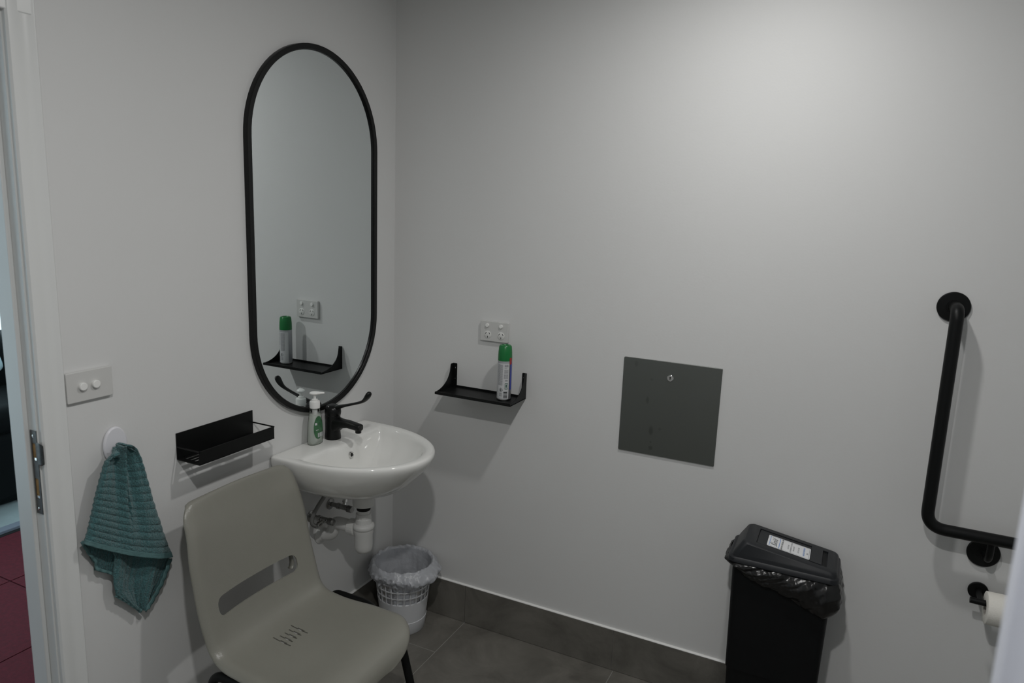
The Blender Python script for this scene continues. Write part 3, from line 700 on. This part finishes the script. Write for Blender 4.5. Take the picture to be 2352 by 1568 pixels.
to = thing('hand_towel', (.045, -1.235, .85), 'ribbed teal terry hand towel hanging from the white hook', 'towel')
LE = [(1.054, -1.262), (1.051, -1.280), (1.040, -1.290), (.981, -1.311), (.918, -1.329), (.868, -1.345), (.848, -1.355)]
RE = [(1.060, -1.222), (1.046, -1.200), (1.022, -1.187), (.978, -1.174), (.929, -1.162), (.862, -1.146), (.780, -1.125), (.739, -1.113), (.700, -1.101)]
def lerp_list(L, t):
    x = t * (len(L) - 1); i = min(int(x), len(L) - 2); f = x - i; return tuple(L[i][k] * (1 - f) + L[i + 1][k] * f for k in range(len(L[0])))
def arc(L):
    """re-sample by length"""
    d = [0]
    for i in range(1, len(L)): d.append(d[-1] + math.dist(L[i], L[i - 1]))
    def f(t):
        s = t * d[-1]
        for i in range(1, len(L)):
            if s <= d[i] or i == len(L) - 1:
                q = (s - d[i - 1]) / max(1e-9, d[i] - d[i - 1]); return tuple(L[i - 1][k] * (1 - q) + L[i][k] * q for k in range(2))
    return f
fL, fR = arc(LE), arc(RE)
def towel(name, v0, v1, mt, nu, nv, rib=True, extra=0.0):
    def fn(u, v_):
        v = v0 + (v1 - v0) * v_
        zl, yl = fL(v); zr, yr = fR(v)
        y = yl + (yr - yl) * u; z = zl + (zr - zl) * u
        top = (1 - v) ** 6 * .012 * math.sin(PI * u); z += top
        z -= .012 * math.sin(PI * u) * v                                             # the hem sags a little
        # gathers running down from the hook, flattening out below
        k = math.exp(-v * 2.3)
        fold = k * (.016 * math.sin(u * 2 * PI * 2.6 + .6) + .009 * math.sin(u * 2 * PI * 4.3 + 1.9)) + .0055 * math.sin(u * 2 * PI * 1.35 + .5 + v)
        crease = -.012 * math.exp(-((u - (.50 - .02 * v)) / .018) ** 2) * max(0, 1 - abs(v - .50) / .22)
        bulge = .022 * max(0, math.sin(PI * min(1, max(0, u)))) ** .6
        ribv = v * 15.5 + .30 * math.sin(u * 9) * k + (.25 if u > .5 else -.25) * max(0, 1 - abs(v - .5) / .4) * 1.0
        ribh = (.0042 * (abs(math.sin(ribv * PI)) ** .55 - .6)) if rib else 0.0
        w = .75 + .25 * (1 - k)
        x = .024 + .012 * v + bulge * (.55 + .45 * v) + fold + crease + ribh * w + extra + .002 * fbm(y * 25, z * 25, 3) + .0011 * fbm(y * 260, z * 260, 1)
        x = max(.012, x + .010 * (1 - v))
        # the cloth turns back to the wall at both edges
        e = min(u, 1 - u) / .035
        if e < 1: x -= .008 * (1 - e) ** 2
        return (x, y, z)
    return grid(name, nu, nv, fn, mt, to, solid=.005, offset=-1)
towel('front_layer', 0.0, .956, M['terry'], 150, 190)
towel('hem', .952, 1.0, M['hem'], 90, 8, rib=False, extra=.0022)
# the inner layer below the hem: side flap and hanging tail
def poly_cloth(name, rowsL, rowsR, mt, x0, nu=60, nv=70, folds=3.0, amp=.008, ph=0.0, thick=.005):
    a, b = arc(rowsL), arc(rowsR)
    def fn(u, v):
        zl, yl = a(v); zr, yr = b(v); y = yl + (yr - yl) * u; z = zl + (zr - zl) * u
        x = x0 + amp * math.sin(u * PI * folds + ph) + .003 * abs(math.sin((u * 1.0 + v * .25) * PI * 9)) ** .6 + .0015 * fbm(y * 40, z * 40, 5) + .0010 * fbm(y * 260, z * 260, 2) + .006 * (1 - v)
        return (x, y, z)
    return grid(name, nu, nv, fn, mt, to, solid=thick, offset=-1)
poly_cloth('inner_flap', [(.880, -1.318), (.846, -1.338), (.808, -1.333), (.781, -1.318), (.755, -1.317)], [(.860, -1.240), (.800, -1.245), (.770, -1.262), (.745, -1.268), (.720, -1.272)], M['terry'], .014, folds=2.2, amp=.003)
poly_cloth('hanging_tail', [(.830, -1.285), (.776, -1.272), (.700, -1.279), (.667, -1.274), (.634, -1.247), (.600, -1.221), (.584, -1.208)], [(.790, -1.125), (.722, -1.104), (.694, -1.101), (.660, -1.118), (.632, -1.134), (.600, -1.163), (.575, -1.184)], M['terry'], .018, nu=80, nv=90, folds=3.4, amp=.008, ph=.8)
def tail_hem(name, L, wd, x0):
    f = arc(L)
    def fn(u, v):
        z, y = f(u); z2, y2 = f(min(1, u + .01)); d = Vector((y2 - y, z2 - z, 0)); 
        if d.length < 1e-6: d = Vector((1, -1, 0))
        d.normalize(); nrm = (-d.y, d.x)
        return (x0 + .0015 * math.sin(u * 40), y + nrm[0] * wd * (v - .5), z + nrm[1] * wd * (v - .5))
    return grid(name, 40, 4, fn, M['hem'], to, solid=.004, offset=0)
tail_hem('tail_hem', [(.694, -1.107), (.660, -1.122), (.632, -1.139), (.600, -1.168), (.578, -1.188)], .012, .026)
tail_hem('tail_hem', [(.664, -1.272), (.634, -1.245), (.602, -1.219), (.582, -1.203)], .008, .024)
tail_hem('flap_hem', [(.846, -1.347), (.808, -1.331), (.781, -1.316), (.757, -1.314), (.724, -1.272)], .007, .020)

# ================================================================== CHAIR
ch = thing('plastic_chair', (.40, -.915, 0), 'grey-beige moulded plastic chair with black legs in front of the basin', 'chair')
CY0 = -.917
prf = [(.078, .846), (.086, .860), (.093, .862), (.099, .852), (.108, .82), (.124, .76), (.140, .68), (.157, .60), (.172, .545), (.186, .505), (.204, .472), (.232, .450), (.270, .440), (.320, .436), (.380, .436), (.440, .440), (.490, .445), (.530, .447), (.560, .443), (.583, .433), (.597, .417), (.603, .400), (.604, .388)]
# densify the profile
def catmull(P, n=6):
    P = [Vector((a, b, 0)) for a, b in P]; out = []
    for i in range(len(P) - 1):
        p0 = P[max(i - 1, 0)]; p1 = P[i]; p2 = P[i + 1]; p3 = P[min(i + 2, len(P) - 1)]
        for k in range(n):
            t = k / n; out.append(.5 * ((2 * p1) + (-p0 + p2) * t + (2 * p0 - 5 * p1 + 4 * p2 - p3) * t * t + (-p0 + 3 * p1 - 3 * p2 + p3) * t ** 3))
    out.append(P[-1]); return out
cprof = catmull(prf, 4); cl = [0]
for i in range(1, len(cprof)): cl.append(cl[-1] + (cprof[i] - cprof[i - 1]).length)
CLen = cl[-1]
def cw(s):
    """half width of the shell at arc length s"""
    K = [(0, .208), (.05, .212), (.20, .226), (.34, .228), (.44, .226), (.52, .232), (.64, .238), (.76, .225), (.86, .212), (CLen, .204)]
    for i in range(1, len(K)):
        if s <= K[i][0] or i == len(K) - 1:
            t = (s - K[i - 1][0]) / (K[i][0] - K[i - 1][0]); t = max(0, min(1, t)); t = t * t * (3 - 2 * t); w = K[i - 1][1] * (1 - t) + K[i][1] * t; break
    r = .075
    if s < r: w = w - r + math.sqrt(max(0, r * r - (r - s) ** 2))
    r = .140; d = CLen - s
    if d < r: w = w - r + math.sqrt(max(0, r * r - (r - d) ** 2))
    return w
NT = 44
def shell(si, tj):
    x = si * (len(cprof) - 1); i = min(int(x), len(cprof) - 2); f = x - i
    p = cprof[i] * (1 - f) + cprof[i + 1] * f; s = cl[i] * (1 - f) + cl[i + 1] * f
    q = cprof[min(i + 1, len(cprof) - 1)] - cprof[max(i - 1, 0)]; q.normalize(); nx, nz = q.y * -1, q.x      # normal to the sitter's side
    if nx * 1 + nz * 1 < 0: nx, nz = -nx, -nz
    t = tj * 2 - 1; t = math.copysign(abs(t) ** .85, t); w = cw(s)
    back = 1 - max(0, min(1, (s - .36) / .12)); back = back * back * (3 - 2 * back)
    d = abs(t)
    dish = .030 * d ** 2.4 * back + .022 * d ** 2.2 * (1 - back)
    lip = max(0, (d - .86) / .14); dish -= .020 * lip ** 2
    ends = min(1, max(0, (CLen - s) / .10)) * min(1, max(0, s / .10)); dish *= (.2 + .8 * ends)
    side = lip ** 2 * .002
    arch = .020 * (1 - t * t) * max(0, 1 - s / .16) - .004 * max(0, 1 - s / .16)
    return (p.x + nx * dish, CY0 + t * w, p.y + nz * dish + arch)
seat = grid('seat_shell', len(cprof) * 1, NT, shell, M['chair'], ch, solid=.0045, offset=-1, subsurf=1)
# slot in the backrest and vents in the seat
cut_list = []
for_slot = rrect(CY0 - .006, .5690, .312, .054, .022)
cut_list.append(prism('c', [(.05, y, z) for (y, z) in for_slot], (.22, 0, 0), M['dark']))
for k, dy in enumerate((-.036, -.018, 0, .018, .036)):
    L_ = .033 if abs(dy) > .03 else .024
    cut_list.append(box('c', (.295 - L_, CY0 - .010 + dy - .0020, .40), (.295 + L_, CY0 - .010 + dy + .0020, .47), M['dark']))
    cut_list.append(box('c', (.286, CY0 - .010 + dy - .0015, .40), (.312, CY0 - .010 + dy + .0050, .47), M['dark']))
cut(seat, cut_list)
for p in seat.data.polygons: p.use_smooth = True
try: seat.data.set_sharp_from_angle(angle=math.radians(50))
except Exception: pass
ro = rrect(CY0 - .006, .5690, .320, .062, .025)
V = [(xx, y, z) for (y, z) in ro for xx in (.1635 - (z - .569) * .22 - .0075, .1635 - (z - .569) * .22 - .026)]
raw('slot_rim', V, [(2 * k, 2 * k + 1, (2 * k + 3) % (2 * len(ro)), (2 * k + 2) % (2 * len(ro))) for k in range(len(ro)) if ro[k][1] > .5690 - .024 or ro[(k + 1) % len(ro)][1] > .5690 - .024], M['chair'], ch, smooth=True, solid=.0015, offset=1)
def chair_leg_set(s):
    c = -.900; y1 = c + s * .195; y2 = c + s * .242; zr = .4230
    fr = smoothpath([(.490, y1, zr - .006), (.520, y1, zr - .008), (.620, c + s * .205, .012)], .030, 8)
    re = smoothpath([(.300, y2, zr), (.225, y2, zr), (.120, c + s * .262, .012)], .060, 10)
    sweep('leg', fr, .0130, M['black'], ch, n=18); sweep('leg', re, .0130, M['black'], ch, n=18)
    sweep('side_rail', smoothpath([(.492, y1, zr - .006), (.45, y1 + s * .004, zr - .004), (.38, y2, zr), (.297, y2, zr)], .05, 6), .0130, M['black'], ch, n=18)
    for (x, y) in ((.620, c + s * .205), (.120, c + s * .262)): lathe('foot_cap', [(.0140, 0), (.0155, .003), (.0155, .022), (.0130, .026)], (x, y, .001), (0, 0, 1), M['blackplastic'], ch, n=20)
chair_leg_set(1); chair_leg_set(-1)
for x in (.40, .490): sweep('cross_bar', [(x, -1.09, .4120), (x, -.71, .4120)], .0105, M['black'], ch, n=14)

# ================================================================== WHITE BASKET + LINER
WX, WY = .152, -.138
wb = thing('waste_basket', (WX, WY, 0), 'small white plastic lattice waste basket on the floor in the corner', 'waste basket')
RB, RT, HB = .088, .118, .275
NH = 26; nv = 40
def wallr(z): return RB + (RT - RB) * z / HB
def basket(u, v):
    z = v * HB; a = 2 * PI * u; r = wallr(z); return (WX + r * math.cos(a), WY + r * math.sin(a), z)
def skipf(i, j):
    z = (j + .5) / (nv - 1) * HB; c = i % 4
    if c == 0: return False
    for (a, b) in ((.142, .163), (.170, .191), (.198, .219), (.226, .247)):
        if a < z < b: return True
    return False
grid('lattice_wall', NH * 4, nv, basket, M['basket'], wb, closed=True, solid=.0022, offset=-1, skip=skipf)
lathe('base', [(0, .002), (RB - .001, .002), (RB, .004)], (WX, WY, 0), (0, 0, 1), M['basket'], wb, n=52)
lathe('foot_band', [(RB + .0006, 0.0), (RB + .0022, .002), (wallr(.052) + .0022, .052), (wallr(.052) + .0006, .054), (RB + .0006, 0.0)], (WX, WY, 0), (0, 0, 1), M['basket'], wb, n=64)
lathe('rim', [(RT + .0005, -.006), (RT + .005, -.004), (RT + .006, 0), (RT + .004, .003), (RT - .001, .003), (RT - .002, 0), (RT + .0005, -.006)], (WX, WY, HB), (0, 0, 1), M['basket'], wb, n=64)
wl = thing('bin_liner', (WX, WY, HB), 'crumpled frosted white liner folded over the white basket rim', 'bin liner')
def liner(u, v):
    a = 2 * PI * u; c, s_ = math.cos(a), math.sin(a)
    # v: 0 bottom inside -> .62 rim -> 1 outer hem
    if v < .60:
        t = v / .60; z = .015 + (HB + .004 - .015) * t; r = wallr(z) - .0055
        cr = (.009 * (1 - t * .6)) * (fbm(c * 4 + 3, s_ * 4, z * 5) + .55 * math.sin(a * 9 + 2 * math.sin(z * 20))) * min(1, (1 - t) * 6 + .15) * .55
        r = min(wallr(z) - .0032, r + cr)
    elif v < .70:
        t = (v - .60) / .10; r = RT - .006 + .018 * t + .003 * fbm(c * 8, s_ * 8, 3) * math.sin(PI * t); z = HB + .004 + .008 * math.sin(PI * t) + .006 * fbm(c * 6, s_ * 6, 2) * math.sin(PI * t)
    else:
        t = (v - .70) / .30
        puff = .5 + .5 * math.cos(a - math.radians(-8)); drop = .042 + .020 * (.5 + .5 * math.sin(a * 2 + .6)) + .020 * math.exp(-((a % (2 * PI) - math.radians(318)) / .42) ** 2) + .016 * fbm(c * 3, s_ * 3, 1) + .006 * fbm(c * 14, s_ * 14, 1)
        z = HB + .004 - drop * t
        r = RT + .012 + .010 * math.sin(PI * min(1, t * 1.15)) + .022 * puff ** 6 * max(0, math.sin(PI * t)) ** .7 - .006 * t + (.0070 * fbm(c * 9, s_ * 9, t * 3 + 5) + .0022 * math.sin(a * 23 + 4 * fbm(c * 3, s_ * 3, 8))) * min(1, t * 3) + .014 * math.exp(-((a % (2 * PI) - math.radians(350)) / .16) ** 2) * t
    ZZ = z + (.0 if v < .6 else .0035 * fbm(c * 6 + 9, s_ * 6, 4))
    X = WX + r * c; Y = WY + r * s_
    return (max(.006, X), min(-.006, Y), ZZ)
grid('liner_bag', 180, 74, liner, M['film'], wl, closed=True)

# ================================================================== BLACK BIN + LINER
kb = thing('waste_bin', (1.567, -.105, 0), 'tall black plastic bin with a sloping lid and white sticker', 'bin')
def rect_loft(name, L, mt, par, r=.02, seg=5, capb=True, capt=True, bevel=0):
    """L = list of (x0,x1,y0,y1,z or (zleft,zright))"""
    V = []; F = []
    for (x0, x1, y0, y1, z) in L:
        pts = rrect((x0 + x1) / 2, (y0 + y1) / 2, x1 - x0, y1 - y0, min(r, (y1 - y0) * .45), seg)
        for (x, y) in pts:
            zz = z if not isinstance(z, tuple) else z[0] + (z[1] - z[0]) * (x - x0) / (x1 - x0); V.append((x, y, zz))
    n = len(pts)
    for i in range(len(L) - 1):
        for k in range(n): F.append((i * n + k, i * n + (k + 1) % n, (i + 1) * n + (k + 1) % n, (i + 1) * n + k))
    if capb: F.append(tuple(range(n))[::-1])
    if capt: F.append(tuple(range((len(L) - 1) * n, len(L) * n)))
    return raw(name, V, F, mt, par, smooth=True, bevel=bevel)
rect_loft('bin_body', [(1.445, 1.690, -.160, -.040, .0), (1.440, 1.695, -.164, -.036, .010), (1.432, 1.702, -.172, -.030, .26), (1.4285, 1.7045, -.175, -.028, .262), (1.421, 1.712, -.182, -.024, .600), (1.421, 1.712, -.182, -.024, .632)], M['blackplastic'], kb, r=.022, capt=False)
rect_loft('lid_rim', [(1.4080, 1.7260, -.1955, -.0140, .636), (1.4050, 1.7290, -.1985, -.0110, .640), (1.4070, 1.7270, -.1970, -.0120, .652), (1.4110, 1.7235, -.1935, -.0150, .6555)], M['lidplastic'], kb, r=.026)
ld = rect_loft('lid', [(1.4150, 1.7225, -.1925, -.0160, (.652, .652)), (1.4220, 1.7215, -.1910, -.0180, (.668, .660)), (1.4440, 1.7190, -.1860, -.0230, (.704, .6675)), (1.4500, 1.7140, -.1800, -.0290, (.7085, .6705))], M['lidplastic'], kb, r=.020)
# sloping flap panel set into the lid top
def LT(x, y, d=0.0):
    sl = (.6705 - .7085) / (1.7140 - 1.4500); return Vector((x, y, .7085 + sl * (x - 1.4500) + d))
def lidpoly(name, pts, d0, d1, mt, par): return prism(name, [LT(x, y, d0) for (x, y) in pts], Vector((0, 0, d1 - d0)), mt, par)
c1 = prism('c', [LT(x, y, -.006) for (x, y) in ((1.4840, -.160), (1.6900, -.160), (1.6900, -.049), (1.4840, -.049))], (0, 0, .04), M['dark'])
cut(ld, [c1])
fp = lidpoly('swing_flap', rrect(1.5640, -.1045, .1540, .1030, .003, 3), -.0058, -.0015, M['lidplastic'], kb)
lidpoly('flap_rest', rrect(1.6580, -.1045, .0330, .1080, .002, 3), -.0058, .0012, M['lidplastic'], kb)
lidpoly('flap_pocket', rrect(1.6815, -.1045, .0110, .1060, .002, 3), -.0058, -.0035, M['blackplastic'], kb)
# sticker
sx0, sx1, sy0, sy1 = 1.5140, 1.6400, -.1500, -.0700
stk = lidpoly('sticker', rrect((sx0 + sx1) / 2, (sy0 + sy1) / 2, sx1 - sx0, sy1 - sy0, .004, 3), -.0015, -.0010, M['sticker'], kb)
def strip(x0, x1, y0, y1, mt, nm='sticker_line'): return lidpoly(nm, [(x0, y0), (x1, y0), (x1, y1), (x0, y1)], -.0010, -.0008, mt, stk)
strip(sx0 + .0060, sx0 + .0074, sy0 + .004, sy1 - .004, M['stickblue']); strip(sx0 + .0345, sx0 + .0362, sy0 + .0035, sy1 - .0035, M['stickblue'])
strip(sx0 + .0060, sx1 - .003, sy0 + .0033, sy0 + .0040, M['ink']); strip(sx0 + .0060, sx1 - .003, sy1 - .0040, sy1 - .0033, M['ink'])
strip(sx1 - .0034, sx1 - .0026, sy0 + .004, sy1 - .004, M['ink'])
def text(s, x, yc, size, mt, name='sticker_text', shear=0.0, bold=0.0):
    c = bpy.data.curves.new(name, 'FONT'); c.body = s; c.size = size; c.align_x = 'CENTER'; c.align_y = 'CENTER'; c.shear = shear; c.offset = bold; c.resolution_u = 3
    tmp = bpy.data.objects.new(name, c); COL.objects.link(tmp); bpy.context.view_layer.update()
    me = bpy.data.meshes.new_from_object(tmp.evaluated_get(bpy.context.evaluated_depsgraph_get())); bpy.data.objects.remove(tmp, do_unlink=True)
    for v in me.vertices:
        a, b = v.co.x, v.co.y; v.co = LT(x - b, yc + a, -.0007)      # reads from the front of the bin towards the wall
    me.materials.clear(); o = link(name, me, mt, stk); return o
yc = (sy0 + sy1) / 2
text('Sanid', sx0 + .0215, yc - .004, .0235, M['inkdark'], shear=.5)
sweep('logo_swoosh', [LT(sx0 + .0110, yc - .008, -.0006), LT(sx0 + .0090, yc - .016, -.0006), LT(sx0 + .0125, yc - .022, -.0006), LT(sx0 + .0220, yc - .024, -.0006), LT(sx0 + .0300, yc - .028, -.0006), LT(sx0 + .0290, yc - .032, -.0006)], [(.0006, .0001)] * 6, M['inkdark'], stk, n=8)
text('SANITARY DISPOSAL UNIT', sx0 + .0435, yc, .0066, M['inkdark'], bold=.0001)
text('FOR YOUR', sx0 + .0620, yc - .002, .0062, M['ink'])
text('CONVENIENCE USE ONLY', sx0 + .0700, yc, .0062, M['ink'])
text('SERVICED BY', sx0 + .0780, yc - .002, .0062, M['ink'])
text('CALL US 1300', sx0 + .0920, yc - .002, .0066, M['ink'])
text('SANITARY SERVICES', sx0 + .1080, yc, .0066, M['stickblue'], bold=.0001)
text('1300', sx0 + .1180, yc - .006, .0066, M['ink'])

kl = thing('bin_liner', (1.567, -.105, .60), 'shiny black liner hanging out from under the lid of the black bin', 'bin liner')
def bag(u, v):
    # walk round the bin; v 0 = under the lid, 1 = hem
    pts = BAGP; n = len(pts); x = u * n; i = int(x) % n; f = x - int(x); p = pts[i]; q = pts[(i + 1) % n]
    X = p[0] * (1 - f) + q[0] * f; Y = p[1] * (1 - f) + q[1] * f
    front = max(0.0, min(1.0, (-.10 - Y) / .06)); t = (X - 1.420) / .292; t = max(0, min(1, t))
    # the hem is a slanting line: short at the left, long at the right
    drop = .014 + .110 * t ** .85 + .010 * fbm(X * 14, Y * 14, 1)
    if Y > -.10: drop = .022 + .075 * t
    z = .640 - drop * v
    puff = .010 * max(0, math.sin(PI * v)) ** .6 + .012 * t * math.sin(PI * min(1, v * 1.0)) + .010 * (1 - t) ** 8
    wr = .0060 * fbm(X * 22 + v * 2, Y * 22, v * 3 + t * 5) + .0030 * abs(fbm(X * 60 - v * 3, Y * 60, v * 1.5)) + .0015 * math.sin(t * 31 + 5 * v * t + 3 * fbm(X * 9, v, 2))
    cx, cy = 1.5665, -.103; nx = 0; ny = 0
    if abs(X - cx) / .146 > abs(Y - cy) / .079: nx = math.copysign(1, X - cx)
    else: ny = math.copysign(1, Y - cy)
    k = .004 + max(0, puff + wr)
    return (X + nx * k, min(-.004, Y + ny * k), z)
bx = rrect(1.5665, -.103, .294, .160, .022, 6)
BAGP = []
for i in range(len(bx)):
    a = bx[i]; b = bx[(i + 1) % len(bx)]; L_ = math.dist(a, b); k = max(1, int(L_ / .004))
    for j in range(k): BAGP.append((a[0] + (b[0] - a[0]) * j / k, a[1] + (b[1] - a[1]) * j / k))
grid('liner_skirt', len(BAGP), 34, bag, M['blackfilm'], kl, closed=True, subsurf=1)

# ================================================================== SHOWER CURTAIN at the right edge of the view
cu = thing('shower_curtain', (1.95, -1.72, 2.1), 'white cloth curtain hanging close at the right edge', 'curtain')
def curt(u, v):
    z = .12 + (2.14 - .12) * v; d = u * .62
    wv = .022 * math.sin(d * 34) + .006 * math.sin(d * 80)
    ed = .0012 * math.sin(z * 7.0 + 1.0)
    x = 1.8075 + ed + d * .78 + wv * .5; y = -1.730 - d * .58 + wv * .6
    # a diagonal crease where the cloth has been pushed aside
    cz = 1.255 + d * .55; c = math.exp(-((z - cz) / .012) ** 2) * (1 if d < .3 else 0)
    return (x + .004 * c, y + .016 * c, z)
grid('cloth', 120, 160, curt, M['curtain'], cu, solid=.0012, offset=0)
sweep('rail', [(1.78, -1.71, 2.155), (2.36, -2.15, 2.155), (2.95, -3.28, 2.155)], .011, M['trim'], cu, n=16)
